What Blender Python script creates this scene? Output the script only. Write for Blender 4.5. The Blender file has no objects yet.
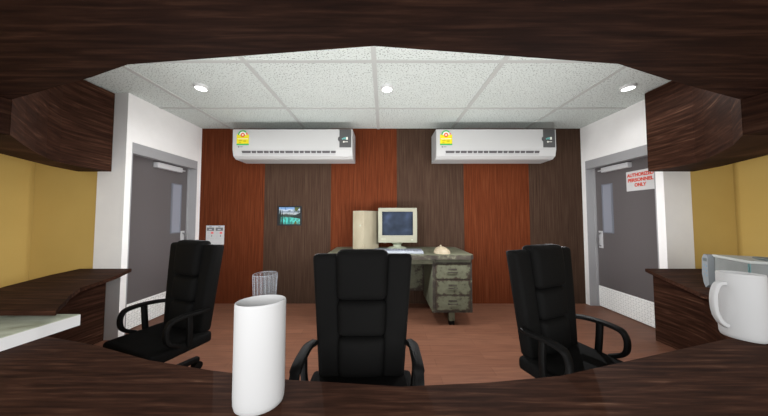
import bpy, bmesh, math, random
from mathutils import Vector, Matrix
random.seed(7)
C = bpy.context.scene.collection
PI = math.pi

# ------------------------------------------------------------------ materials
def lin(c):
    return tuple(((v/255)/12.92 if v/255 <= .04045 else ((v/255+.055)/1.055)**2.4) for v in c) + (1,)

def mat(name, col, rough=.6, metal=0, spec=.3, emit=None, estr=1):
    m = bpy.data.materials.new(name); m.use_nodes = True
    b = m.node_tree.nodes['Principled BSDF']
    b.inputs['Base Color'].default_value = lin(col)
    b.inputs['Roughness'].default_value = rough
    b.inputs['Metallic'].default_value = metal
    b.inputs['Specular IOR Level'].default_value = spec
    if emit:
        b.inputs['Emission Color'].default_value = lin(emit); b.inputs['Emission Strength'].default_value = estr
    return m

def noise_mat(name, stops, scale=(1,1,1), nscale=5, detail=6, rough=.6, spec=.25, rot=(0,0,0), dist=0, coord='Object', bump=0, nrough=.6):
    """noise-driven colour ramp; stops = [(pos,(r,g,b)),...]"""
    m = bpy.data.materials.new(name); m.use_nodes = True
    nt = m.node_tree; b = nt.nodes['Principled BSDF']
    tc = nt.nodes.new('ShaderNodeTexCoord'); mp = nt.nodes.new('ShaderNodeMapping')
    mp.inputs['Scale'].default_value = scale; mp.inputs['Rotation'].default_value = rot
    n = nt.nodes.new('ShaderNodeTexNoise'); n.inputs['Scale'].default_value = nscale
    n.inputs['Detail'].default_value = detail; n.inputs['Roughness'].default_value = nrough
    n.inputs['Distortion'].default_value = dist
    r = nt.nodes.new('ShaderNodeValToRGB'); cr = r.color_ramp
    while len(cr.elements) < len(stops): cr.elements.new(.5)
    for e, (p, c) in zip(cr.elements, stops): e.position = p; e.color = lin(c)
    L = nt.links
    L.new(tc.outputs[coord], mp.inputs[0]); L.new(mp.outputs[0], n.inputs['Vector'])
    L.new(n.outputs[0], r.inputs[0]); L.new(r.outputs[0], b.inputs['Base Color'])
    b.inputs['Roughness'].default_value = rough; b.inputs['Specular IOR Level'].default_value = spec
    if bump:
        bp = nt.nodes.new('ShaderNodeBump'); bp.inputs['Strength'].default_value = bump; bp.inputs['Distance'].default_value = .01
        L.new(n.outputs[0], bp.inputs['Height']); L.new(bp.outputs[0], b.inputs['Normal'])
    return m

WOOD = [(.30,(44,25,18)),(.44,(60,37,27)),(.54,(73,46,34)),(.64,(94,63,48)),(.74,(136,102,82))]
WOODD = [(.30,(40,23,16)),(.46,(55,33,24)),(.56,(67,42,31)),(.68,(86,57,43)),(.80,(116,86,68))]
wood_x = noise_mat('walnut_long_grain', WOOD, (1,14,14), 3.2, 8, .7, .06, dist=.35)
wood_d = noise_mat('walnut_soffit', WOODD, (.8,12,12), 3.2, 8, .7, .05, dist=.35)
wood_s = noise_mat('walnut_side_grain', WOOD, (.9,.9,14), 2.8, 7, .7, .06, dist=.55)
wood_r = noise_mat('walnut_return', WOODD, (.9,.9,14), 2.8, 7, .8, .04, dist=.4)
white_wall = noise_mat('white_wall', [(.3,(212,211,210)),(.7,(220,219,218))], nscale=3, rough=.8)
white_shaded = noise_mat('white_wall_shaded', [(.3,(196,195,194)),(.7,(203,202,200))], nscale=3, rough=.8)  # same wall white, darkened: shade on the front end faces painted in
yellow = noise_mat('mustard_wall', [(.3,(188,159,90)),(.7,(195,166,97))], nscale=1.3, rough=.8)
panel_red = noise_mat('red_brown_panel', [(.25,(92,42,22)),(.5,(116,57,32)),(.7,(132,72,44)),(.85,(146,88,58))], (26,26,.9), 2.2, 6, .75, .06)
panel_dark = noise_mat('dark_brown_panel', [(.25,(62,45,36)),(.5,(80,60,48)),(.7,(95,74,60)),(.85,(110,90,76))], (26,26,.9), 2.2, 6, .75, .06)
grey_door = mat('grey_door_paint', (112,107,108), .55)
grey_frame = mat('grey_frame_paint', (158,158,160), .5)
steel_white = mat('pale_tread_plate', (238,240,238), .45)
tread_dk = mat('tread_bars', (222,224,223), .45)
closer_m = mat('closer_grey', (196,196,198), .4)
pane_m = mat('door_pane', (150,154,166), .15, 0, .6)
chrome = mat('brushed_metal', (150,150,152), .3, .6)
grid_m = mat('grid_metal', (190,193,190), .6)
recess_m = mat('recess_grey', (176,176,176), .5)
lamp_m = mat('lamp_glow', (255,255,255), .4, emit=(255,255,255), estr=2.2)
lamp_rim = mat('lamp_rim', (210,210,210), .5)
black_fab = noise_mat('black_leather', [(.3,(24,23,22)),(.7,(32,31,29))], nscale=60, rough=.8, spec=.12)
black_pl = mat('black_plastic', (26,25,24), .6, 0, .12)
ac_m = mat('ac_white', (214,214,213), .45)
ac_s = mat('ac_side_white', (202,202,202), .5)
ac_dark = mat('ac_slot', (84,82,84), .6)
ac_grey = mat('ac_panel_grey', (78,78,78), .5)
stk_y = mat('sticker_yellow', (226,212,28), .6); stk_g = mat('sticker_green', (70,170,90), .6)
stk_r = mat('sticker_red', (226,92,50), .6); stk_w = mat('sticker_white', (236,236,226), .6)
stk_o = mat('sticker_mark', (190,176,24), .6)
stk_k = mat('mark_dark', (90,90,90), .6); teal = mat('teal_glow', (110,190,185), .6)
cream = noise_mat('aged_cream_plastic', [(.3,(180,168,142)),(.55,(196,186,160)),(.75,(206,197,172))], (1,1,.4), 6, 5, .6)
mon_m = mat('monitor_beige', (188,186,164), .55); mon_d = mat('monitor_stand', (150,156,138), .6)
screen_m = noise_mat('screen_glass', [(.3,(30,36,46)),(.55,(42,50,64)),(.75,(58,68,92))], nscale=5, detail=2, rough=.75, spec=.1)
key_m = mat('keyboard_pale', (178,184,194), .6); key_k = mat('keyboard_keys', (140,146,160), .6)
mouse_m = mat('beige_mouse', (208,192,162), .5)
mug_m = mat('white_ceramic', (226,226,226), .55, 0, .2)
red_ink = mat('red_ink', (214,74,52), .6); sign_m = mat('sign_white', (228,228,228), .5)
paper = mat('card_white', (220,220,220), .7); ink = mat('card_ink', (110,110,114), .7); ink2 = mat('card_fine_ink', (180,180,184), .7)
pink_ink = mat('card_red', (230,110,110), .7)
frame_k = mat('picture_frame_black', (26,32,36), .5)
board_top = noise_mat('marbled_top', [(.28,(112,110,88)),(.42,(160,163,144)),(.6,(182,187,170)),(.75,(200,204,190))], (1,3.2,1), 3.2, 8, .6, dist=.6, rot=(0,0,.25))
board_side = mat('board_white_edge', (226,226,226), .5)
print_m = noise_mat('printer_grey', [(.3,(150,154,152)),(.7,(172,176,174))], nscale=6, rough=.5)
print_lid = mat('printer_lid', (198,202,198), .45); print_pan = mat('printer_panel', (168,174,178), .5)
print_dk = mat('printer_trim', (96,104,104), .5)

def patina(name, gen=True):
    m = bpy.data.materials.new(name); m.use_nodes = True
    nt = m.node_tree; b = nt.nodes['Principled BSDF']; L = nt.links
    N = nt.nodes.new
    tc = N('ShaderNodeTexCoord')
    n = N('ShaderNodeTexNoise'); n.inputs['Scale'].default_value = 13; n.inputs['Detail'].default_value = 8; n.inputs['Roughness'].default_value = .7
    L.new(tc.outputs['Object'], n.inputs['Vector'])
    fac = n.outputs[0]
    if gen:   # rust creeping in from the edges of each face
        sp = N('ShaderNodeSeparateXYZ'); L.new(tc.outputs['Generated'], sp.inputs[0])
        def edge(o, k):
            a = N('ShaderNodeMath'); a.operation = 'SUBTRACT'; L.new(o, a.inputs[0]); a.inputs[1].default_value = .5
            c = N('ShaderNodeMath'); c.operation = 'ABSOLUTE'; L.new(a.outputs[0], c.inputs[0])
            d = N('ShaderNodeMath'); d.operation = 'POWER'; d.inputs[1].default_value = k
            e = N('ShaderNodeMath'); e.operation = 'MULTIPLY'; e.inputs[1].default_value = 2; L.new(c.outputs[0], e.inputs[0]); L.new(e.outputs[0], d.inputs[0])
            return d.outputs[0]
        mx = N('ShaderNodeMath'); mx.operation = 'MAXIMUM'
        L.new(edge(sp.outputs[0], 9), mx.inputs[0]); L.new(edge(sp.outputs[2], 6), mx.inputs[1])
        ml = N('ShaderNodeMath'); ml.operation = 'MULTIPLY_ADD'; ml.inputs[1].default_value = -.24
        L.new(mx.outputs[0], ml.inputs[0]); L.new(n.outputs[0], ml.inputs[2]); fac = ml.outputs[0]
    r = N('ShaderNodeValToRGB'); cr = r.color_ramp
    st = [(.30,(58,48,40)),(.38,(70,65,54)),(.43,(92,93,76)),(.6,(102,103,85)),(.8,(116,117,98))]
    while len(cr.elements) < len(st): cr.elements.new(.5)
    for e, (p_, c_) in zip(cr.elements, st): e.position = p_; e.color = lin(c_)
    L.new(fac, r.inputs[0]); L.new(r.outputs[0], b.inputs['Base Color'])
    b.inputs['Roughness'].default_value = .6; b.inputs['Specular IOR Level'].default_value = .2
    return m
desk_face = patina('worn_green_drawer'); desk_body = patina('worn_green_body', False)
desk_rim = noise_mat('worn_dark_rim', [(.35,(58,52,46)),(.52,(72,66,58)),(.6,(88,86,72)),(.7,(140,138,118))], nscale=14, detail=6, rough=.6)
desk_topm = noise_mat('worn_desk_top', [(.3,(92,92,76)),(.5,(116,118,98)),(.75,(130,132,112))], nscale=6, detail=6, rough=.5)
desk_in = noise_mat('pedestal_side', [(.3,(108,110,92)),(.7,(128,132,112))], nscale=5, rough=.6)

def floor_mat():
    m = bpy.data.materials.new('brown_laminate_floor'); m.use_nodes = True
    nt = m.node_tree; b = nt.nodes['Principled BSDF']; L = nt.links; N = nt.nodes.new
    tc = N('ShaderNodeTexCoord')
    br = N('ShaderNodeTexBrick'); br.inputs['Scale'].default_value = 1
    br.inputs['Color1'].default_value = lin((117,79,62)); br.inputs['Color2'].default_value = lin((125,86,68)); br.inputs['Mortar'].default_value = lin((106,71,56))
    br.inputs['Mortar Size'].default_value = .0025; br.inputs['Brick Width'].default_value = .9; br.inputs['Row Height'].default_value = .11
    L.new(tc.outputs['Object'], br.inputs['Vector'])
    mp = N('ShaderNodeMapping'); mp.inputs['Scale'].default_value = (1.2,16,1); L.new(tc.outputs['Object'], mp.inputs[0])
    n = N('ShaderNodeTexNoise'); n.inputs['Scale'].default_value = 3; n.inputs['Detail'].default_value = 6; L.new(mp.outputs[0], n.inputs['Vector'])
    r = N('ShaderNodeValToRGB'); r.color_ramp.elements[0].color = (.78,.78,.78,1); r.color_ramp.elements[1].color = (1.15,1.13,1.1,1)
    r.color_ramp.elements[0].position = .3; r.color_ramp.elements[1].position = .7
    L.new(n.outputs[0], r.inputs[0])
    mx = N('ShaderNodeMix'); mx.data_type = 'RGBA'; mx.blend_type = 'MULTIPLY'; mx.inputs[0].default_value = 1
    L.new(br.outputs[0], mx.inputs[6]); L.new(r.outputs[0], mx.inputs[7]); L.new(mx.outputs[2], b.inputs['Base Color'])
    b.inputs['Roughness'].default_value = .45; b.inputs['Specular IOR Level'].default_value = .2
    return m
def ceil_mat():
    m = bpy.data.materials.new('speckled_ceiling_tile'); m.use_nodes = True
    nt = m.node_tree; b = nt.nodes['Principled BSDF']; L = nt.links; N = nt.nodes.new
    tc = N('ShaderNodeTexCoord')
    a = N('ShaderNodeTexNoise'); a.inputs['Scale'].default_value = 80; a.inputs['Detail'].default_value = 2; L.new(tc.outputs['Object'], a.inputs['Vector'])
    r = N('ShaderNodeValToRGB'); cr = r.color_ramp
    cr.elements[0].position = .34; cr.elements[0].color = lin((132,138,134)); cr.elements[1].position = .43; cr.elements[1].color = lin((217,224,220))
    L.new(a.outputs[0], r.inputs[0])
    c = N('ShaderNodeTexNoise'); c.inputs['Scale'].default_value = 4; L.new(tc.outputs['Object'], c.inputs['Vector'])
    r2 = N('ShaderNodeValToRGB'); r2.color_ramp.elements[0].color = (.93,.94,.935,1); r2.color_ramp.elements[1].color = (1,1,1,1)
    L.new(c.outputs[0], r2.inputs[0])
    mx = N('ShaderNodeMix'); mx.data_type = 'RGBA'; mx.blend_type = 'MULTIPLY'; mx.inputs[0].default_value = 1
    L.new(r.outputs[0], mx.inputs[6]); L.new(r2.outputs[0], mx.inputs[7]); L.new(mx.outputs[2], b.inputs['Base Color'])
    b.inputs['Roughness'].default_value = .9
    return m
def lake_mat():
    """mountain lake: turquoise water below, dark slope, blue-white peaks above (flat printed picture)"""
    m = bpy.data.materials.new('lake_picture'); m.use_nodes = True
    nt = m.node_tree; b = nt.nodes['Principled BSDF']; L = nt.links; N = nt.nodes.new
    tc = N('ShaderNodeTexCoord'); sp = N('ShaderNodeSeparateXYZ'); L.new(tc.outputs['Generated'], sp.inputs[0])
    n = N('ShaderNodeTexNoise'); n.inputs['Scale'].default_value = 16; n.inputs['Detail'].default_value = 5; L.new(tc.outputs['Object'], n.inputs['Vector'])
    ad = N('ShaderNodeMath'); ad.operation = 'MULTIPLY_ADD'; ad.inputs[1].default_value = .22; L.new(n.outputs[0], ad.inputs[0]); L.new(sp.outputs[2], ad.inputs[2])
    r = N('ShaderNodeValToRGB'); cr = r.color_ramp
    st = [(0.1,(30,140,130)),(.30,(52,196,184)),(.50,(60,178,160)),(.56,(28,46,34)),(.66,(40,54,44)),(.72,(176,186,190)),(.86,(104,122,140)),(.95,(196,208,220)),(1,(110,150,200))]
    while len(cr.elements) < len(st): cr.elements.new(.5)
    for e, (p_, c_) in zip(cr.elements, st): e.position = p_; e.color = lin(c_)
    L.new(ad.outputs[0], r.inputs[0])
    n2 = N('ShaderNodeTexNoise'); n2.inputs['Scale'].default_value = 20; n2.inputs['Detail'].default_value = 3; L.new(tc.outputs['Object'], n2.inputs['Vector'])
    r2 = N('ShaderNodeValToRGB'); r2.color_ramp.elements[0].position = .36; r2.color_ramp.elements[1].position = .5
    r2.color_ramp.elements[0].color = (.3,.36,.33,1); r2.color_ramp.elements[1].color = (1,1,1,1); L.new(n2.outputs[0], r2.inputs[0])
    mx = N('ShaderNodeMix'); mx.data_type = 'RGBA'; mx.blend_type = 'MULTIPLY'; mx.inputs[0].default_value = 1
    L.new(r.outputs[0], mx.inputs[6]); L.new(r2.outputs[0], mx.inputs[7]); L.new(mx.outputs[2], b.inputs['Base Color'])
    b.inputs['Roughness'].default_value = .5
    return m
def glass_mat():
    m = bpy.data.materials.new('ribbed_clear_glass'); m.use_nodes = True
    b = m.node_tree.nodes['Principled BSDF']
    b.inputs['Base Color'].default_value = lin((214,220,228)); b.inputs['Roughness'].default_value = .12
    b.inputs['Alpha'].default_value = .04; b.inputs['Specular IOR Level'].default_value = .6
    return m
glass_m = glass_mat()
glass_rib = mat('glass_rib_highlight', (176,182,190), .25, 0, .6)
gb = glass_rib.node_tree.nodes['Principled BSDF']; gb.inputs['Alpha'].default_value = .28

lake_m = lake_mat()
def scale_col(m, k):
    for n in m.node_tree.nodes:
        if n.type == 'VALTORGB' :
            for e in n.color_ramp.elements: e.color = [min(1, c*k) for c in e.color[:3]] + [1]
        if n.type == 'BSDF_PRINCIPLED':
            c = n.inputs['Base Color'].default_value; n.inputs['Base Color'].default_value = [min(1, v*k) for v in c[:3]] + [1]
for m, k in ((desk_topm,.62),(desk_in,.72),(desk_face,.86),(desk_rim,.7),(key_m,.55),(key_k,.5),(lake_m,.9),(frame_k,.35),(print_m,.55),(print_lid,.7),(print_pan,.6),(white_wall,1.3),(white_shaded,1.32),(panel_red,.57),(panel_dark,.66),(ac_m,.74),(ac_s,.74),(cream,.55),(mon_m,.47),(wood_x,.56),(wood_d,.5),(wood_s,.6),(wood_r,.36),
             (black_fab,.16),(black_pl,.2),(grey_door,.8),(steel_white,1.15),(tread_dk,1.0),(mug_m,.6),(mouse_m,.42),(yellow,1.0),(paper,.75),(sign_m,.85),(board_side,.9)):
    scale_col(m, k)

# ------------------------------------------------------------------ mesh helpers
def obj(name, bm, m=None, parent=None, smooth=False, loc=None, rotz=0):
    me = bpy.data.meshes.new(name)
    bmesh.ops.recalc_face_normals(bm, faces=bm.faces)
    bm.to_mesh(me); bm.free()
    ms = m if isinstance(m, (list, tuple)) else [m]
    for x in ms: me.materials.append(x)
    if smooth:
        for p_ in me.polygons: p_.use_smooth = True
        try: me.set_sharp_from_angle(angle=math.radians(40))
        except Exception: pass
    o = bpy.data.objects.new(name, me); C.objects.link(o)
    if parent: o.parent = parent
    if loc: o.location = loc
    if rotz: o.rotation_euler.z = rotz
    return o
def thing(name, label, cat, loc=(0,0,0), rotz=0, group=None):
    o = bpy.data.objects.new(name, None); C.objects.link(o); o.empty_display_size = .1
    o.location = loc; o.rotation_euler = (0,0,rotz); o['label'] = label; o['category'] = cat
    if group: o['group'] = group
    return o
def tag(o, label, cat, group=None):
    o['label'] = label; o['category'] = cat
    if group: o['group'] = group
    return o
def struct(o, label, cat):
    o['kind'] = 'structure'; o['label'] = label; o['category'] = cat
    return o
def box(bm, x0, x1, y0, y1, z0, z1, mi=0, bev=0, seg=2):
    r = bmesh.ops.create_cube(bm, size=1)
    vs = r['verts']
    for v in vs:
        v.co.x = x0 + (v.co.x+.5)*(x1-x0); v.co.y = y0 + (v.co.y+.5)*(y1-y0); v.co.z = z0 + (v.co.z+.5)*(z1-z0)
    fs = list({f for v in vs for f in v.link_faces})
    for f in fs: f.material_index = mi
    if bev:
        es = list({e for v in vs for e in v.link_edges})
        rr = bmesh.ops.bevel(bm, geom=es, offset=bev, segments=seg, profile=.6, affect='EDGES')
        fs2 = rr['faces']
        for f in fs2: f.material_index = mi
    return bm
def B(*a, **k):
    bm = bmesh.new(); return box(bm, *a, **k)
def prism(bm, pts, z0, z1, mi=0):
    lo = [bm.verts.new((x,y,z0)) for x,y in pts]; hi = [bm.verts.new((x,y,z1)) for x,y in pts]
    n = len(pts)
    f = [bm.faces.new(lo[::-1]), bm.faces.new(hi)]
    for i in range(n): f.append(bm.faces.new((lo[i], lo[(i+1)%n], hi[(i+1)%n], hi[i])))
    for q in f: q.material_index = mi
    return bm
def lathe(bm, prof, n=40, c=(0,0), mi=0, close=False):
    rings = []
    for r, z in prof:
        if r < 1e-6: rings.append([bm.verts.new((c[0],c[1],z))])
        else: rings.append([bm.verts.new((c[0]+r*math.cos(2*PI*i/n), c[1]+r*math.sin(2*PI*i/n), z)) for i in range(n)])
    for a, b in zip(rings, rings[1:]):
        for i in range(n):
            j = (i+1) % n
            if len(a) == 1: f = bm.faces.new((a[0], b[j], b[i]))
            elif len(b) == 1: f = bm.faces.new((a[i], a[j], b[0]))
            else: f = bm.faces.new((a[i], a[j], b[j], b[i]))
            f.material_index = mi
    return bm
def sweep(bm, path, w, h, n=10, side=None, caps=True, mi=0):
    """tube with elliptical section along path; w, h half sizes (numbers or lists)"""
    P = [Vector(p) for p in path]; rings = []
    for i, p in enumerate(P):
        t = (P[min(i+1,len(P)-1)] - P[max(i-1,0)]).normalized()
        s = Vector(side) if side else Vector((0,0,1)) if abs(t.z) < .9 else Vector((1,0,0))
        s = (s - t*s.dot(t)).normalized(); u = t.cross(s)
        ww = w[i] if isinstance(w, list) else w; hh = h[i] if isinstance(h, list) else h
        rg = []
        for k in range(n):
            a = 2*PI*k/n; ca, sa = math.cos(a), math.sin(a)
            ca = math.copysign(abs(ca)**.6, ca); sa = math.copysign(abs(sa)**.6, sa)
            rg.append(bm.verts.new(p + s*ww*ca + u*hh*sa))
        rings.append(rg)
    for a, b in zip(rings, rings[1:]):
        for k in range(n):
            f = bm.faces.new((a[k], a[(k+1)%n], b[(k+1)%n], b[k])); f.material_index = mi
    if caps:
        bm.faces.new(rings[0][::-1]); bm.faces.new(rings[-1])
    return bm
def smooth_path(pts, n=6):
    P = [Vector(p) for p in pts]; out = []
    for i in range(len(P)-1):
        a, b, c, d = P[max(i-1,0)], P[i], P[i+1], P[min(i+2,len(P)-1)]
        for k in range(n):
            t = k/n
            out.append(.5*((2*b)+(c-a)*t+(2*a-5*b+4*c-d)*t*t+(3*b-a-3*c+d)*t**3))
    out.append(P[-1]); return out

# ------------------------------------------------------------------ dimensions (metres)
H = 2.6; EYE = 1.268
XL, XR, YB, YF = -2.741, 2.957, 3.39, 2.398     # inner walls of the office, back wall, front end of side walls
YY, XY = 2.45, 3.775                            # mustard walls of the booth
RD = .117                                       # depth of the door recess
DL = (2.455, 3.325); DR = (2.47, 3.325); DH = 2.083

# ------------------------------------------------------------------ the setting
bm = B(-4.2, 4.2, -1.2, 3.9, -.1, 0)
struct(obj('floor', bm, floor_mat()), 'brown laminate plank floor', 'floor')
bm = B(-4.2, 4.2, -.2, 3.9, H, H+.1)
struct(obj('ceiling', bm, ceil_mat()), 'pale speckled suspended ceiling', 'ceiling')
bm = bmesh.new()
for k in range(-3, 4): x = -.085+1.105*k; box(bm, x-.021, x+.021, -.2, YB, H-.008, H)
for k in range(-3, 2): y = 2.741+.842*k; box(bm, -3.775, 3.775, y-.018, y+.018, H-.006, H)
for s in ((XL, XL+.02), (XR-.02, XR)): pass
struct(obj('trim_1', bm, grid_m), 'grey metal grid of the suspended ceiling', 'ceiling grid')

# back wall of six vertical panels
bm = bmesh.new()
ed = [-2.90, -1.781, -.79, .194, 1.192, 2.168, 3.11]
for i in range(6):
    box(bm, ed[i], ed[i+1]-.004, YB, YB+.1, 0, H, mi=i % 2)
box(bm, ed[0], ed[-1], YB+.004, YB+.09, 0, H, mi=1)
struct(obj('wall_back', bm, [panel_red, panel_dark]), 'wall of alternating red-brown and dark brown wood panels', 'wall')

def side_wall(name, s, X, Y0, Y1, xo):
    """white wall with door opening; s=-1 left, +1 right; xo outer x"""
    bm = bmesh.new()
    a, b = sorted((X, xo))
    box(bm, a, b, YF, Y0, 0, H); box(bm, a, b, Y1, YB, 0, H); box(bm, a, b, Y0, Y1, DH, H)
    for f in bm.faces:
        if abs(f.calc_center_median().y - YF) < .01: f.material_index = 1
    struct(obj(name, bm, [white_wall, white_shaded]), 'white painted side wall with grey door, ' + ('left' if s < 0 else 'right') + ' of the office', 'wall')
side_wall('wall_left', -1, XL, *DL, -3.034)
side_wall('wall_right', 1, XR, *DR, 3.243)
for s, nm, x0 in ((-1, 'wall_booth_left', -3.03), (1, 'wall_booth_right', 3.24)):
    bm = bmesh.new(); a, b = sorted((x0, s*(XY+.1))); box(bm, a, b, YY, YY+.1, 0, H)
    a, b = sorted((s*XY, s*(XY+.1))); box(bm, a, b, -1.2, YY, 0, H)
    struct(obj(nm, bm, yellow), 'mustard yellow wall at the ' + ('left' if s < 0 else 'right') + ' of the counter', 'wall')

# doors
def door(name, s, X, Y0, Y1):
    t = bpy.data.objects.new(name, None); C.objects.link(t); t.location = (X+s*RD, (Y0+Y1)/2, 0)
    struct(t, 'grey door with narrow window and tread-plate kick plate in the ' + ('left' if s < 0 else 'right') + ' white wall', 'door')
    w = (Y1-Y0)/2
    # local: inward (to room) is -s*x
    def bx(bm, d0, d1, *r, **k):   # d = distance out of door face into the room
        a, b = sorted((-s*d0, -s*d1)); return box(bm, a, b, *r, **k)
    bm = bmesh.new(); bx(bm, -.05, 0, -w+.012, w-.012, .01, DH-.012)
    obj('door_panel', bm, grey_door, t)
    bm = bmesh.new()     # reveal of the opening
    bx(bm, -.05, RD-.001, w-.012, w, 0, DH); bx(bm, -.05, RD-.001, -w, -w+.012, 0, DH); bx(bm, -.05, RD-.001, -w+.012, w-.012, DH-.012, DH)
    bx(bm, 0, .02, w-.03, w-.012, 0, DH-.012); bx(bm, 0, .02, -w+.012, -w+.03, 0, DH-.012); bx(bm, 0, .02, -w+.03, w-.03, DH-.045, DH-.012)
    bx(bm, .035, RD-.001, -w+.012, w-.012, 1.965, DH-.012)
    obj('door_frame', bm, grey_frame, t)
    yc = (Y0+Y1)/2
    a, b = 3.068-yc, 3.186-yc
    bm = bmesh.new()
    for r in ((a-.014,a,1.046,1.722),(b,b+.014,1.046,1.722),(a,b,1.046,1.06),(a,b,1.708,1.722)): bx(bm, 0, .012, *r)
    fr = obj('vision_frame', bm, mat('vision_trim_'+name, (120,124,134), .4), t)
    bm = bmesh.new(); bx(bm, 0, .006, a, b, 1.06, 1.708); obj('vision_pane', bm, pane_m, t)
    # pull handle near the far edge
    hy = w-.085
    bm = bmesh.new(); bx(bm, 0, .008, hy-.03, hy+.03, .83, 1.07, bev=.003)
    h = obj('handle_plate', bm, closer_m, t)
    bm = bmesh.new()
    sweep(bm, smooth_path([(-s*.006,hy,.86),(-s*.04,hy,.875),(-s*.055,hy,.95),(-s*.04,hy,1.025),(-s*.006,hy,1.04)], 5), .009, .009, 8, side=(0,1,0))
    obj('door_handle', bm, chrome, h, True)
    # closer
    bm = bmesh.new(); bx(bm, 0, .06, 2.80-yc, 3.15-yc, 1.882, 1.948, bev=.008)
    cl = obj('door_closer', bm, closer_m, t)
    bm = bmesh.new(); bx(bm, .02, .035, 3.15-yc, 3.22-yc, 1.91, 1.925); obj('closer_arm', bm, closer_m, cl)
    bm = bmesh.new(); bx(bm, 0, .006, -w+.03, w-.03, .012, .295)
    ky = -w+.05; row = 0
    y = -w+.045
    while y < w-.045:
        z = .03; c = 0
        while z < .28:
            an = PI/4 if (row+c) % 2 else -PI/4
            d = .013
            p0 = (y-d*math.cos(an), z-d*math.sin(an)); p1 = (y+d*math.cos(an), z+d*math.sin(an))
            nx, nz = -math.sin(an)*.0035, math.cos(an)*.0035
            vs = []
            for dd in (.006, .009):
                for q in ((p0[0]+nx,p0[1]+nz),(p1[0]+nx,p1[1]+nz),(p1[0]-nx,p1[1]-nz),(p0[0]-nx,p0[1]-nz)):
                    vs.append(bm.verts.new((-s*dd, q[0], q[1])))
            for fi in ((4,5,6,7),(0,1,5,4),(1,2,6,5),(2,3,7,6),(3,0,4,7)):
                bm.faces.new([vs[i] for i in fi]).material_index = 1
            z += .03; c += 1
        y += .03; row += 1
    obj('kick_plate', bm, [steel_white, tread_dk], t)
    return t
door('door_1', -1, XL, *DL)
door('door_2', 1, XR, *DR)

# sign on the right door
def flat_text(name, s, size, m, parent, loc, rot, ext=.0006, off=.0):
    cu = bpy.data.curves.new(name, 'FONT'); cu.body = s; cu.size = size; cu.align_x = 'CENTER'; cu.extrude = ext; cu.offset = off
    cu.shear = 0
    cu.materials.append(m)
    o = bpy.data.objects.new(name, cu); C.objects.link(o); o.parent = parent; o.location = loc; o.rotation_euler = rot
    # turn into a plain mesh
    dg = bpy.context.evaluated_depsgraph_get(); dg.update()
    me = bpy.data.meshes.new_from_object(o.evaluated_get(dg))
    o2 = bpy.data.objects.new(name, me); C.objects.link(o2); o2.parent = parent; o2.location = loc; o2.rotation_euler = rot
    bpy.data.objects.remove(o)
    return o2
SY0, SY1 = 2.562, 2.872
sg = thing('warning_sign', 'white sign with red lettering AUTHORIZED PERSONNEL ONLY on the right grey door', 'sign', (XR+RD-.0005, (SY0+SY1)/2, 1.71))
w = (SY1-SY0)/2
obj('sign_board', B(-.005, 0, -w, w, -.122, .122, bev=.001), sign_m, sg)
R = (PI/2, 0, -PI/2)
for i, (s_, z_) in enumerate((('AUTHORIZED', .052), ('PERSONNEL', -.010), ('ONLY', -.072))):
    o2 = flat_text('lettering', s_, .068, red_ink, sg, (-.0065, 0, z_), R, off=.003)
    wid = max(v.co.x for v in o2.data.vertices)-min(v.co.x for v in o2.data.vertices)
    k = {'AUTHORIZED': .285, 'PERSONNEL': .272, 'ONLY': .125}[s_]/wid
    o2.scale = (k, .84, 1)

# ------------------------------------------------------------------ ceiling lights
for i, (x, y, lb) in enumerate(((-1.864, 2.272, 'round white ceiling downlight nearest the left white wall'),
                                (.031, 2.29, 'round white ceiling downlight in the middle, beside the centre grid bar'),
                                (2.485, 2.272, 'round white ceiling downlight nearest the right white wall'))):
    t = thing('downlight', lb, 'ceiling light', (x, y, H), group='downlights in the ceiling')
    obj('lamp_rim', lathe(bmesh.new(), [(.05,0),(.06,0),(.06,-.012),(.054,-.03),(.05,-.03),(.05,0)], 28), lamp_rim, t, True)
    obj('diffuser', lathe(bmesh.new(), [(0,-.034),(.03,-.033),(.05,-.028),(.05,-.005),(0,-.005)], 28), lamp_m, t, True)
    ld = bpy.data.lights.new('downlight_lamp', 'SPOT'); ld.energy = 9; ld.shadow_soft_size = .25; ld.spot_size = math.radians(172); ld.spot_blend = .35
    lo = bpy.data.objects.new('downlight_lamp', ld); C.objects.link(lo); lo.location = (0, 0, -.04); lo.parent = t

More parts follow.
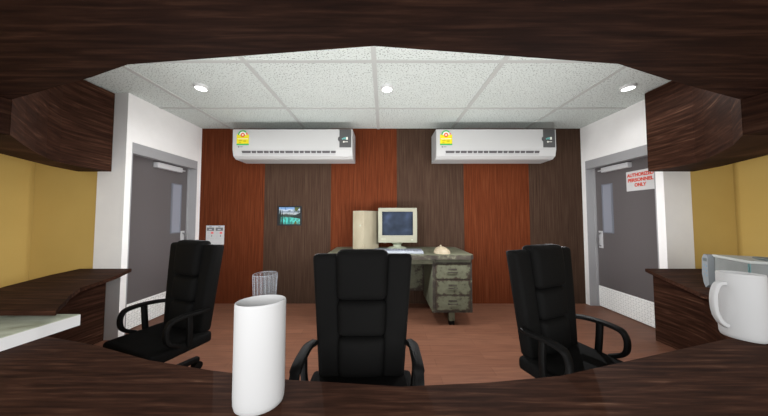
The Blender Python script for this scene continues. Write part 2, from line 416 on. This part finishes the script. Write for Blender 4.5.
# ------------------------------------------------------------------ air conditioners
def air_con(x0, label, mark_dx):
    W = 1.63
    t = thing('air_conditioner', label, 'air conditioner', (x0, YB, 2.066), group='air conditioners on the wood wall')
    prof = [(0,0),(-.25,0),(-.302,.035),(-.32,.12),(-.32,.395),(-.30,.405),(0,.405)]   # (y, z)
    bm = bmesh.new()
    L_ = [bm.verts.new((0,y,z)) for y,z in prof]; R_ = [bm.verts.new((W,y,z)) for y,z in prof]
    n = len(prof)
    for i in range(n): bm.faces.new((L_[i], R_[i], R_[(i+1)%n], L_[(i+1)%n]))
    bm.faces.new(L_[::-1]).material_index = 1; bm.faces.new(R_).material_index = 1
    obj('casing', bm, [ac_m, ac_s], t)
    # slotted outlet on the sloping lower face
    def pt(x, k, out=.002):   # k 0..1 up the slope from (-.30,.05) to (-.32,.135)
        return (x, -.302-.018*k-out, .035+.085*k)
    bm = bmesh.new(); x = .13; xs = [.115,.055,.075,.06,.045,.06,.055,.1,.06,.05,.07,.06,.055,.1,.06]
    for wd in xs:
        if x+wd > 1.42: break
        q = [bm.verts.new(pt(x,.42,.004)), bm.verts.new(pt(x+wd,.42,.004)), bm.verts.new(pt(x+wd+.004,.78,.004)), bm.verts.new(pt(x-.006,.78,.004))]
        bm.faces.new(q); x += wd+.018
    obj('air_slots', bm, ac_dark, t)
    bm = bmesh.new()
    q = [bm.verts.new(pt(.12,.08)), bm.verts.new(pt(1.4,.08)), bm.verts.new(pt(1.4,.82)), bm.verts.new(pt(.12,.82))]; bm.faces.new(q)
    obj('outlet_recess', bm, recess_m, t)
    bm = bmesh.new()
    for (z0, z1, xa, xb) in ((.012,.016,.1,1.45),):
        box(bm, xa, xb, -.268, -.262, .022, .025)
    box(bm, .01, W-.01, -.3215, -.319, .121, .1235)
    obj('seam', bm, ac_dark if False else ac_s, t)
    y = -.322
    bm = bmesh.new(); box(bm, 1.455, 1.615, y-.004, -.318, .147, .394, bev=.003)
    lathe_pts = []
    cx, cz, r = 1.457, .262, .033
    vs = [bm.verts.new((cx-abs(math.cos(a))*r*.7, y-.0035, cz+math.sin(a)*r)) for a in [(-PI/2)+PI*i/10 for i in range(11)]]
    bm.faces.new(vs)
    for (a, b, c, d, m_) in ((1.465,1.482,.255,.272,0),(1.487,1.502,.258,.282,0),(1.508,1.518,.255,.285,0),(1.522,1.545,.252,.288,1),(1.48,1.50,.213,.232,1),(1.505,1.545,.219,.227,1)):
        box(bm, a+.025, b+.025, y-.006, y-.004, c, d, mi=m_+1)
    obj('display_panel', bm, [ac_grey, teal, stk_w], t)
    # energy sticker
    sx = .055+mark_dx; yy = y-.001
    bm = bmesh.new()
    box(bm, sx, sx+.165, yy, -.318, .178, .325, mi=0)
    box(bm, sx, sx+.165, yy-.001, -.318, .178, .198, mi=1)
    def arc(r0, r1, a0, a1, mi, n=14, dy=.001):
        cx, cz = sx+.0825, .318
        for i in range(n):
            p, q = a0+(a1-a0)*i/n, a0+(a1-a0)*(i+1)/n
            v = [bm.verts.new((cx+rr*math.cos(a), yy-dy, cz+rr*math.sin(a))) for rr, a in ((r0,p),(r1,p),(r1,q),(r0,q))]
            bm.faces.new(v).material_index = mi
    arc(0, .066, 0, PI, 3, dy=.0004)
    arc(.048, .066, .6, PI, 1); arc(.048, .066, .05, .55, 2)
    arc(.012, .030, 0, 2*PI, 2, 20, .002); arc(0, .012, 0, 2*PI, 3, 12, .002)
    box(bm, sx+.012, sx+.153, yy-.0015, yy, .262, .269, mi=3)
    for (a, b, c, d) in ((.03,.075,.235,.25),(.09,.13,.225,.245),(.03,.06,.21,.222)): box(bm, sx+a, sx+b, yy-.0015, yy, c, d, mi=4)
    obj('energy_label', bm, [stk_y, stk_g, stk_r, stk_w, stk_o], t)
    bm = bmesh.new(); cx, cz = sx+.03, .155
    for i in range(12):
        a, b = 2*PI*i/12, 2*PI*(i+1)/12
        bm.faces.new([bm.verts.new((cx+r*math.cos(k), yy-.001, cz+r*math.sin(k))) for r, k in ((.005,a),(.011,a),(.011,b),(.005,b))])
    box(bm, sx+.05, sx+.085, yy-.001, yy, .152, .158)
    obj('maker_mark', bm, stk_k, t)
    return t
air_con(-2.062, 'white wall air conditioner on the left, above the small lake picture', 0)
air_con(.714, 'white wall air conditioner on the right, nearer the warning sign door', -.005)

# ------------------------------------------------------------------ picture and card
t = thing('framed_picture', 'small black framed picture of a turquoise mountain lake on the dark panel', 'picture', (-1.401, YB, 1.285))
bm = bmesh.new(); a, h, k = .177, .145, .02
for r in ((-a,a,h-k,h),(-a,a,-h,-h+k),(-a,-a+k,-h+k,h-k),(a-k,a,-h+k,h-k)): box(bm, r[0], r[1], -.014, 0, r[2], r[3])
obj('frame', bm, frame_k, t)
obj('print', B(-a+k, a-k, -.006, 0, -h+k, h-k), lake_m, t)
bm = bmesh.new()
def flatpoly(pts, mi=0, y=-.0066):
    bm.faces.new([bm.verts.new((x, y, z)) for x, z in pts]).material_index = mi
flatpoly([(-.157,-.125),(-.13,-.125),(-.125,.03),(-.135,.10),(-.142,.06),(-.157,.02)]); flatpoly([(-.12,-.125),(-.095,-.125),(-.10,.0),(-.108,.085),(-.118,.02)])
flatpoly([(.0,-.02),(.157,-.045),(.157,.045),(.10,.02)]); flatpoly([(-.03,-.125),(.01,-.125),(.0,-.02),(-.02,-.02)], 2)
flatpoly([(.07,.125),(.157,.125),(.13,.095),(.10,.06),(.08,.085)], 1); flatpoly([(.06,-.125),(.11,-.125),(.10,-.07),(.08,-.085)], 1)
obj('printed_scenery', bm, [mat('pine_dark', (22,34,30), .6), mat('foliage', (70,78,34), .6), mat('water_shade', (26,110,104), .6), mat('snow', (190,200,206), .6)], t)
t = thing('notice_card', 'white double notice card with red squares on the red-brown panel', 'notice', (-2.5, YB, 1.0))  # a double notice card fixed flat to the wall panel
bm = bmesh.new(); box(bm, -.134, .134, -.004, 0, -.14, .14)
obj('card', bm, paper, t)
bm = bmesh.new()
for s in (-.122, .008):
    box(bm, s, s+.108, -.0055, -.004, .062, .11, mi=0)
    box(bm, s+.03, s+.075, -.006, -.004, .072, .09, mi=1)
    box(bm, s+.062, s+.098, -.0055, -.004, .018, .048, mi=2)
    box(bm, s+.035, s+.07, -.0055, -.004, .118, .126, mi=0)
    for z_ in (.036,.022,-.005,-.02,-.036): box(bm, s+.01, s+.045, -.0055, -.004, z_, z_+.005, mi=1)
    for z_ in (-.01,-.025): box(bm, s+.068, s+.08, -.0055, -.004, z_, z_+.012, mi=0)
    box(bm, s, s+.108, -.0055, -.004, -.055, -.051, mi=1)
obj('printed_marks', bm, [ink, ink2, pink_ink], t)

# ------------------------------------------------------------------ office desk
DX0, DX1, DY0, DY1, DZ = -.672, 1.022, 2.59, 3.31, .836
t = thing('office_desk', 'worn green metal office desk with drawer pedestals against the wood wall', 'desk', ((DX0+DX1)/2, (DY0+DY1)/2, 0))
ox, oy = (DX0+DX1)/2, (DY0+DY1)/2; hw, hd = (DX1-DX0)/2, (DY1-DY0)/2
bm = bmesh.new(); c = .04
pts = [(-hw+c,-hd),(hw-c,-hd),(hw,-hd+c),(hw,hd-c),(hw-c,hd),(-hw+c,hd),(-hw,hd-c),(-hw,-hd+c)]
prism(bm, pts, DZ-.05, DZ)
for f in bm.faces:
    f.material_index = 1 if f.normal.z > .5 or f.calc_center_median().z > DZ-.001 else 0
obj('desk_top', bm, [desk_rim, desk_topm], t)
py0 = -hd+.06; py1 = hd-.04
for s in (1, -1):
    xa, xb = sorted((s*(hw-.005+.02*0), s*(hw-.463)))
    bm = bmesh.new(); box(bm, xa, xb, py0+.012, py1, .17, DZ-.05)
    for f in bm.faces:
        if abs(f.calc_center_median().x - s*(hw-.463)) < .01: f.material_index = 1
    pd = obj('pedestal', bm, [desk_rim, desk_in], t)
    zz = [.195, .375, .55, .735]
    for i in range(3):
        bm = bmesh.new(); box(bm, xa+.035, xb-.022, py0, py0+.03, zz[i], zz[i+1]-.008, bev=.004)
        dr = obj('drawer', bm, desk_face, t)
        cx = (xa+xb)/2; cz = (zz[i]+zz[i+1])/2
        bm = bmesh.new()
        sweep(bm, smooth_path([(cx-.05,py0,cz-.012),(cx-.045,py0-.018,cz-.01),(cx+.045,py0-.018,cz-.01),(cx+.05,py0,cz-.012)],4), .006, .006, 8)
        box(bm, cx-.05, cx+.05, py0-.003, py0, cz+.012, cz+.03)
        obj('handle', bm, desk_rim, dr, True)
    bm = bmesh.new(); box(bm, xa+.045, xb-.02, py0, py0+.02, .745, .778); obj('pull_shelf', bm, desk_topm, t)
    for yy in (-.2, .2):
        if True:
            bm = bmesh.new(); lx = s*(hw-.225)
            box(bm, lx-.033, lx+.033, yy-.03, yy+.03, .05, .175, mi=0); box(bm, lx-.03, lx+.03, yy-.027, yy+.027, 0, .05, mi=1, bev=.004)
            obj('leg', bm, [desk_body, black_pl], t)
bm = bmesh.new(); box(bm, -hw+.463, hw-.463, -hd+.05, -hd+.075, DZ-.11, DZ-.05); obj('apron', bm, desk_body, t)
bm = bmesh.new(); box(bm, -hw+.463, hw-.463, hd-.08, hd-.055, .235, DZ-.05); obj('modesty_panel', bm, desk_face, t)

# computer tower
t = thing('computer_tower', 'aged cream computer tower standing on the worn green desk', 'computer', (-.25, 3.10, DZ), rotz=-.62)
obj('case', B(-.095, .095, -.15, .17, 0, .512, bev=.006), cream, t)
bm = bmesh.new()
box(bm, -.083, .083, -.154, -.149, .41, .455); box(bm, -.083, .083, -.154, -.149, .345, .39)
box(bm, -.083, .083, -.153, -.149, .08, .30)
obj('front_bezel', bm, cream, t)
obj('power_button', lathe(bmesh.new(), [(0,0),(.012,0),(.012,.006),(0,.006)], 16), mon_d, t).matrix_local = Matrix.Translation((.04,-.153,.32)) @ Matrix.Rotation(PI/2, 4, 'X')
# monitor
t = thing('crt_monitor', 'boxy beige computer monitor with dark screen on the green desk', 'monitor', (.18, 3.02, DZ), rotz=.0)
bm = bmesh.new()
W2, z0, z1 = .257, .092, .552
box(bm, -W2, W2, 0, .045, z0, z0+.095, bev=.006); box(bm, -W2, W2, 0, .045, z1-.05, z1, bev=.006)
box(bm, -W2, -W2+.052, 0, .045, z0+.09, z1-.045); box(bm, W2-.052, W2, 0, .045, z0+.09, z1-.045)
box(bm, -W2+.04, -W2+.10, -.0015, 0, z0+.045, z0+.053, mi=1); box(bm, W2-.08, W2-.055, -.004, 0, z0+.03, z0+.045, mi=1)
bz = obj('bezel', bm, [mon_m, mon_d], t)
bm = bmesh.new(); n = 10
g = [[bm.verts.new((-W2+.048+(2*W2-.096)*i/n, .028-.014*(1-((i-n/2)/(n/2))**2)*(1-((j-n/2)/(n/2))**2), z0+.088+(z1-z0-.134)*j/n)) for j in range(n+1)] for i in range(n+1)]
for i in range(n):
    for j in range(n): bm.faces.new((g[i][j], g[i+1][j], g[i+1][j+1], g[i][j+1]))
obj('screen', bm, screen_m, t, True)
bm = bmesh.new(); box(bm, -W2+.01, W2-.01, .04, .24, z0+.01, z1-.01, bev=.01)
for v in bm.verts:
    k = max(0, (v.co.y-.05)/.2); v.co.x *= 1-.42*k; v.co.z = (z0+.2)+(v.co.z-z0-.2)*(1-.4*k)
obj('rear_housing', bm, mon_m, t)
bm = bmesh.new(); lathe(bm, [(0,0),(.125,0),(.13,.008),(.12,.018),(.06,.03),(.05,.05),(.075,.075),(.11,.095),(0,.097)], 28, c=(0,.13)); obj('stand', bm, mon_d, t, True)
# keyboard
t = thing('keyboard', 'pale blue-grey keyboard lying on the desk in front of the monitor', 'keyboard', (.17, 2.80, DZ), rotz=-.06)
obj('keyboard_base', B(-.30, .30, -.1, .1, 0, .028, bev=.008), key_m, t)
bm = bmesh.new()
for r_ in range(5):
    for c_ in range(16):
        if r_ == 0 and 4 <= c_ <= 9:
            if c_ == 4: box(bm, -.28+.035*4, -.28+.035*10-.005, -.085, -.056, .028, .036)
            continue
        box(bm, -.28+.035*c_, -.28+.035*c_+.029, -.085+.034*r_, -.056+.034*r_, .028, .036)
obj('keys', bm, key_k, t)
# mouse
t = thing('computer_mouse', 'round beige computer mouse at the right end of the green desk', 'mouse', (.69, 2.735, DZ), rotz=.15)
bm = bmesh.new(); bmesh.ops.create_uvsphere(bm, u_segments=28, v_segments=16, radius=1)
for v in bm.verts:
    x, y, z = v.co; v.co = (x*.1, y*.085, max(0, z)*.082 + (.0 if z > 0 else 0)); v.co.z *= 1-.15*x
obj('mouse_shell', bm, mouse_m, t, True)
bm = bmesh.new(); lathe(bm, [(0,0),(.012,0),(.01,.012),(.005,.02),(0,.022)], 12, c=(0,.0)); o = obj('wheel_nub', bm, mouse_m, t, True); o.location = (-.01, .01, .078)

# ------------------------------------------------------------------ booth joinery (dark walnut)
DE = [(-2.30,1.405),(-2.138,1.36),(-1.508,1.217),(-1.102,1.092),(-.755,1.02),(-.383,.962),(.07,.925),(.43,.948),(.74,.985),(1.472,1.172),(2.15,1.345),(2.42,1.41)]
t = thing('curved_counter', 'dark walnut curved worktop running across the foreground below the opening', 'counter', (0, .5, 0))
bm = bmesh.new(); prism(bm, [(x, y-.5) for x, y in DE] + [(2.42,-.9),(-2.30,-.9)], .565, .6)
ct = obj('worktop', bm, wood_x, t)
bm = bmesh.new(); fr_ = [(x, y-.5-.15) for x, y in DE if abs(x) < 2.2]
prism(bm, fr_ + [(x, y-.02) for x, y in fr_[::-1]], 0, .565)
obj('front_panel', bm, wood_s, t)
# overhead
BE = [(-2.138,1.302),(-1.45,1.104),(-1.165,1.01),(-.04,.898),(1.06,1.006),(1.439,1.127),(2.044,1.302)]
t = thing('overhead_bulkhead', 'dark walnut curved bulkhead above the opening across the foreground', 'bulkhead', (0, .5, 1.96))
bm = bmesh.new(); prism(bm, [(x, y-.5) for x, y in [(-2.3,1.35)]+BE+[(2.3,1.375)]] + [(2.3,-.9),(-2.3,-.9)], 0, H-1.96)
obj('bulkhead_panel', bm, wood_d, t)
# side cabinets; inner faces follow a concave curve
for s, fc, bk in ((-1, [(-2.189,1.317),(-2.40,1.50),(-2.578,1.667),(-2.74,1.83),(-2.85,1.985),(-2.888,2.12),(-2.893,2.26),(-2.883,2.394)],
                      [(-3.234,2.394),(-3.146,2.13),(-2.904,1.707),(-2.66,1.317)]),
                  (1, [(2.10,1.317),(2.34,1.51),(2.52,1.70),(2.68,1.88),(2.76,2.0),(2.79,2.14),(2.80,2.26),(2.793,2.394)],
                      [(3.27,2.394),(3.20,2.15),(2.974,1.748),(2.7,1.317)])):
    side = 'left' if s < 0 else 'right'
    t = thing('wall_cabinet', 'dark walnut overhead cabinet against the %s white wall, reaching the ceiling' % side, 'cabinet', (s*2.7, 1.9, 1.747), group='overhead cabinets')
    bm = bmesh.new(); prism(bm, [(x-s*2.7, y-1.9) for x, y in fc+bk], 0, H-1.747-.012)
    obj('carcass', bm, wood_s, t)
    # front return that continues under the bulkhead towards the viewer
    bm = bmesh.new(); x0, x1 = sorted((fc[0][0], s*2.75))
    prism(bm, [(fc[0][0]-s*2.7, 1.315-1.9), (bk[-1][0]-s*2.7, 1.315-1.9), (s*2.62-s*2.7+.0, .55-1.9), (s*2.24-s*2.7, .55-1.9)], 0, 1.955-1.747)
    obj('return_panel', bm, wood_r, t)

for s in (-1, 1):
    side = 'left' if s < 0 else 'right'
    t = thing('side_counter', 'dark walnut raised side counter under the %s overhead cabinet' % side, 'counter', (s*2.7, 1.9, 0), group='raised side counters')
    if s < 0:
        fr_ = [(-1.89,1.335),(-1.96,1.40),(-2.06,1.50),(-2.165,1.594),(-2.302,1.749),(-2.389,1.968),(-2.465,2.135),(-2.625,2.394)]
        bk = [(-3.16,2.394),(-3.095,2.135),(-2.93,1.78),(-2.62,1.335)]
        pf = [(-2.42,1.52),(-2.578,1.667),(-2.74,1.83),(-2.85,1.985),(-2.888,2.12),(-2.893,2.26),(-2.883,2.394)]
        pb = [(-3.05,2.394),(-2.98,2.12),(-2.80,1.75),(-2.62,1.52)]
    else:
        fr_ = [(2.20,1.43),(2.236,1.635),(2.37,1.84),(2.508,2.065),(2.715,2.394)]
        bk = [(3.45,2.394),(3.30,2.1),(3.1,1.6),(2.95,1.12),(2.20,1.12)]
        pf = [(2.50,1.50),(2.50,1.69),(2.68,1.88),(2.76,2.0),(2.79,2.14),(2.80,2.26),(2.793,2.394)]
        pb = [(3.1,2.394),(3.0,2.1),(2.9,1.5)]
    bm = bmesh.new(); prism(bm, [(x-s*2.7, y-1.9) for x, y in fr_+bk], .70, .73)
    obj('countertop', bm, wood_x, t)
    bm = bmesh.new(); prism(bm, [(x-s*2.7, y-1.9) for x, y in pf+pb], 0, .70)
    obj('base_panel', bm, wood_s, t)

# ------------------------------------------------------------------ things on the counters
def vessel(name, label, x, y, r, h, handle=None, base=.6, rz=0, flat=.72):
    t = thing(name, label, name if name == 'mug' else 'cup', (x, y, base), rotz=rz)
    bm = bmesh.new()
    lathe(bm, [(0,0),(r*.86,0),(r*.94,.006),(r*.985,.02),(r,.05),(r,h*.5),(r,h-.008),(r*.985,h-.002),(r*.96,h),(r*.93,h-.004),(r*.915,h-.02),(r*.9,.05),(r*.8,.02),(0,.015)], 56)
    for v in bm.verts: v.co.y *= flat      # the cups are slightly oval
    obj('cup_body', bm, mug_m, t, True)
    if handle is not None:
        bm = bmesh.new(); c_, s_ = math.cos(handle), math.sin(handle)
        P = [(r-.01,h*.83),(r+.02,h*.81),(r+.038,h*.68),(r+.042,h*.50),(r+.034,h*.34),(r+.014,h*.22),(r-.010,h*.17)]
        sweep(bm, smooth_path([(a*c_, a*s_, z) for a, z in P], 6), 0.014, .012, 12, side=(-s_, c_, 0))
        obj('handle', bm, mug_m, t, True)
    return t
vessel('tall_cup', 'tall plain white cup on the walnut worktop in front of the ribbed glass', -.447, .842, .0845, .365, rz=math.radians(13))
vessel('mug', 'tall white mug with handle on the walnut worktop beside the printer', 1.985, 1.285, .080, .356, handle=math.radians(212), rz=math.radians(-44))
# ribbed glass
t = thing('ribbed_tumbler', 'clear tall ribbed glass tumbler standing behind the tall white cup', 'glass', (-.492, .955, .6))
bm = bmesh.new(); gh = .432
n = 48
prof = [(.022,0),(.026,.01),(.046,gh)]
lathe(bm, [(0,0)]+prof+[(.044,gh),(.024,.02),(0,.018)], n); obj('glass_body', bm, glass_m, t, True)
bm = bmesh.new()
for i in range(18):
    a = 2*PI*i/18
    sweep(bm, [(.0262*math.cos(a), .0262*math.sin(a), .012), (.0463*math.cos(a), .0463*math.sin(a), gh-.004)], .0011, .0011, 6, caps=False)
sweep(bm, [(.0455*math.cos(2*PI*i/40), .0455*math.sin(2*PI*i/40), gh) for i in range(41)], .0016, .0016, 6, caps=False)
obj('ribs', bm, glass_rib, t, True)

# flat box with marbled top
t = thing('flat_box', 'flat white edged box with pale green marbled top lying on the worktop', 'box', (-2.15, 1.28, .6))
bm = bmesh.new(); P = [(-1.878,1.436),(-1.905,1.157),(-2.52,1.145),(-2.50,1.436)]
P = [(x+2.15, y-1.28) for x, y in P]
prism(bm, P, 0, .064); obj('box_body', bm, board_side, t)
bm = bmesh.new(); prism(bm, [(x*.995-.001, y*.985) for x, y in P], .064, .068); obj('marbled_lid', bm, board_top, t)

# printer
t = thing('printer', 'grey desktop printer on the right side counter behind the white mug', 'printer', (2.335, 1.47, .73), rotz=-math.atan2(.45,.89))
# local +y points along the long side away from the viewer, +x across
bm = bmesh.new(); box(bm, 0, .36, 0, .275, .008, .238, bev=.006); obj('printer_body', bm, print_m, t)
bm = bmesh.new(); box(bm, -.004, .366, -.006, .285, .238, .258, bev=.007)
obj('lid', bm, print_lid, t)
bm = bmesh.new(); box(bm, .09, .34, .02, .13, .262, .272, bev=.004); obj('paper_tray', bm, print_dk, t)
bm = bmesh.new()
pr_ = [(.30,.03),(.30,.25),(.335,.255),(.355,.22),(.36,.1),(.345,.03),(.33,.005)]
pr_ = [(y-.03, z) for y, z in pr_]
vs = [[bm.verts.new((x, y, z)) for y, z in pr_] for x in (-.032, .36)]
m_ = len(pr_)
for i in range(m_): bm.faces.new((vs[0][i], vs[1][i], vs[1][(i+1)%m_], vs[0][(i+1)%m_]))
bm.faces.new(vs[0][::-1]); bm.faces.new(vs[1])
box(bm, -.0335, -.032, .278, .312, .203, .226, mi=1)
for z_ in (.17, .135, .10):
    box(bm, -.0335, -.032, .300, .310, z_, z_+.010, mi=2); box(bm, -.0335, -.032, .280, .288, z_-.01, z_+.003, mi=2)
obj('control_panel', bm, [print_pan, print_dk, mat('button_blue', (110,140,160), .5)], t)
bm = bmesh.new(); box(bm, -.004, .0, .002, .006, .01, .238); box(bm, .0, .004, -.003, 0, .01, .238); obj('corner_seam', bm, mat('seam_teal', (96,128,128), .5), t)
for (fx, fy) in ((.03,.03),(.33,.03),(.03,.25),(.33,.25)):
    bm = bmesh.new(); box(bm, fx-.015, fx+.015, fy-.015, fy+.015, 0, .01); obj('foot', bm, black_pl, t)

# ------------------------------------------------------------------ executive chairs
def warp(bm):
    for v in bm.verts:
        z = v.co.z; k = (z-.39)/.655
        kk = min(1, max(0, k))
        wv = .83+.17*kk
        v.co.x *= wv*(1+.035*kk); v.co.z += .013*kk
        v.co.y += .238+.058*k
    return bm
def bent(v, rad):
    return v
def cushion(x0, x1, y0, y1, z0, z1, bev, bulge=.012):
    bm = B(x0, x1, y0, y1, z0, z1, bev=bev, seg=4)
    bmesh.ops.subdivide_edges(bm, edges=[e for e in bm.edges if e.calc_length() > .08], cuts=3, use_grid_fill=True)
    cx, cz = (x0+x1)/2, (z0+z1)/2; ym = (y0+y1)/2
    for v in bm.verts:
        if v.co.y < ym:
            a = max(0, 1-((v.co.x-cx)/((x1-x0)/2))**2)*max(0, 1-((v.co.z-cz)/((z1-z0)/2))**2)
            v.co.y -= bulge*a
    return bm
def make_chair(label):
    t = thing('office_chair', label, 'office chair', group='black executive office chairs')
    # backrest shell with two side bolsters
    bm = cushion(-.285, -.135, -.005, .07, .375, 1.035, .03, .008)
    b2 = cushion(.135, .285, -.005, .07, .375, 1.035, .03, .008)
    me = bpy.data.meshes.new('tmp'); b2.to_mesh(me); bm.from_mesh(me); b2.free(); bpy.data.meshes.remove(me)
    box(bm, -.27, .27, .03, .085, .38, 1.03, bev=.02, seg=3)
    obj('backrest', warp(bm), black_fab, t, True)
    for z0, z1, y0, bv in ((.79,1.062,-.040,.042),(.60,.787,-.034,.042),(.395,.597,-.034,.042)):
        bm = cushion(-.147, .147, y0, .07, z0, z1, bv, .014)
        obj('back_cushion', warp(bm), black_fab, t, True)
    bm = cushion(-.278, .278, -.085, .30, .315, .393, .028, 0)
    for v in bm.verts:
        if v.co.y < -.03: v.co.z -= .0
        if v.co.z > .36: v.co.z += .006*(1-(v.co.x/.28)**2)
    obj('seat', bm, black_fab, t, True)
    for s in (-1, 1):
        x = s*.282
        path = [(x-s*.02,.262,.566),(x,.21,.572),(x,.13,.578),(x,.06,.574),(x,.022,.560),(x,.004,.515),(x,.008,.455),(x,.032,.418),(x-s*.012,.085,.385)]
        sp = smooth_path(path, 5); nn = len(sp)
        ws = [.027 if i < nn*.5 else .023 for i in range(nn)]; hs = [.013]*nn
        bm = sweep(bmesh.new(), sp, ws, hs, 12, side=(1,0,0))
        ar = obj('armrest', bm, black_pl, t, True)
        bm = sweep(bmesh.new(), [(x,.135,.575),(x,.14,.48),(x-s*.012,.145,.36)], .018, .016, 10, side=(0,1,0))
        obj('arm_strut', bm, black_pl, ar, True)
    bm = bmesh.new(); lathe(bm, [(0,.30),(.10,.315),(.10,.30),(.035,.285),(.03,.20),(.035,.11),(.045,.07),(0,.07)], 24, c=(0,.09)); obj('gas_column', bm, black_pl, t, True)
    bm = bmesh.new(); cas = []
    for k in range(5):
        a = PI/2+2*PI*k/5; dx, dy = math.cos(a), math.sin(a)
        sweep(bm, smooth_path([(dx*.02,.09+dy*.02,.105),(dx*.12,.09+dy*.12,.098),(dx*.275,.09+dy*.275,.085)],4), .02, .028, 8, side=(0,0,1)); cas.append((dx*.27, .09+dy*.27, a))
    obj('star_base', bm, black_pl, t, True)
    for cx, cy, a in cas:
        bm = bmesh.new()
        for o_ in (-.014, .014):
            b2 = bmesh.new(); bmesh.ops.create_cone(b2, cap_ends=True, segments=18, radius1=.033, radius2=.033, depth=.02, matrix=Matrix.Translation((cx,cy,.033)) @ Matrix.Rotation(a, 4, 'Z') @ Matrix.Translation((0,o_,0)) @ Matrix.Rotation(PI/2, 4, 'X'))
            me = bpy.data.meshes.new('tmp'); b2.to_mesh(me); bm.from_mesh(me); b2.free(); bpy.data.meshes.remove(me)
        box(bm, cx-.008, cx+.008, cy-.008, cy+.008, .03, .085)
        obj('caster', bm, black_pl, t, True)
    return t
def dup(root, label):
    r = root.copy(); C.objects.link(r); r['label'] = label
    for ch in list(root.children):
        c = ch.copy(); C.objects.link(c); c.parent = r
        for g in ch.children:
            d = g.copy(); C.objects.link(d); d.parent = c
    return r
ch = make_chair('black padded office chair facing forward in the middle, its back hiding half the desk')
ch.location = (-.122, 1.05, 0); ch.rotation_euler.z = .012
c2 = dup(ch, 'black padded office chair turned left, standing before the left grey door')
c2.location = (-1.686, 1.611, 0); c2.rotation_euler.z = -.361
c3 = dup(ch, 'black padded office chair turned right, standing before the warning sign door')
c3.location = (1.213, 1.302, 0); c3.rotation_euler.z = .384

# ------------------------------------------------------------------ lights
def area(name, loc, rot, sx, sy, e, col=(1,1,1)):
    l = bpy.data.lights.new(name, 'AREA'); l.shape = 'RECTANGLE'; l.size = sx; l.size_y = sy; l.energy = e; l.color = col
    o = bpy.data.objects.new(name, l); C.objects.link(o); o.location = loc; o.rotation_euler = rot
    return o
# rot x = 90deg aims +Y
area('added_bulkhead_fill', (0, 1.36, 2.39), (math.radians(86), 0, 0), 4.0, .38, 10)  # added area light hidden behind the bulkhead edge; no real strip there
for x in (-1.6, -.75, .1, .95, 1.8):  # added bare point lights brightening walls and floor, without any fittings
    l = bpy.data.lights.new('added_room_fill', 'POINT'); l.energy = 11.5; l.shadow_soft_size = 0
    o = bpy.data.objects.new('added_room_fill', l); C.objects.link(o); o.location = (x, 2.3, 1.15)
area('added_counter_fill', (0, 1.0, .33), (math.radians(120), 0, 0), 2.2, .3, 5)  # added fill aimed upward, unseen behind the counter edge
area('added_booth_fill', (0, -.9, 1.5), (math.radians(90), 0, 0), 4.5, 1.6, 72)  # added fill behind the camera for worktop, cabinets and mustard walls
w_ = bpy.data.worlds.new('World'); bpy.context.scene.world = w_; w_.use_nodes = True
w_.node_tree.nodes['Background'].inputs[0].default_value = (.9,.92,.95,1); w_.node_tree.nodes['Background'].inputs[1].default_value = .5

# ------------------------------------------------------------------ camera
cam = bpy.data.cameras.new('Camera'); co = bpy.data.objects.new('Camera', cam); C.objects.link(co)
cam.sensor_width = 36; cam.lens = 228/768*36; cam.clip_start = .02
co.location = (0, 0, EYE); co.rotation_euler = (PI/2+.039, 0, 0)
sc = bpy.context.scene; sc.camera = co
sc.view_settings.view_transform = 'Standard'
sc.view_settings.exposure = .68
try: sc.view_settings.look = 'None'
except Exception: pass
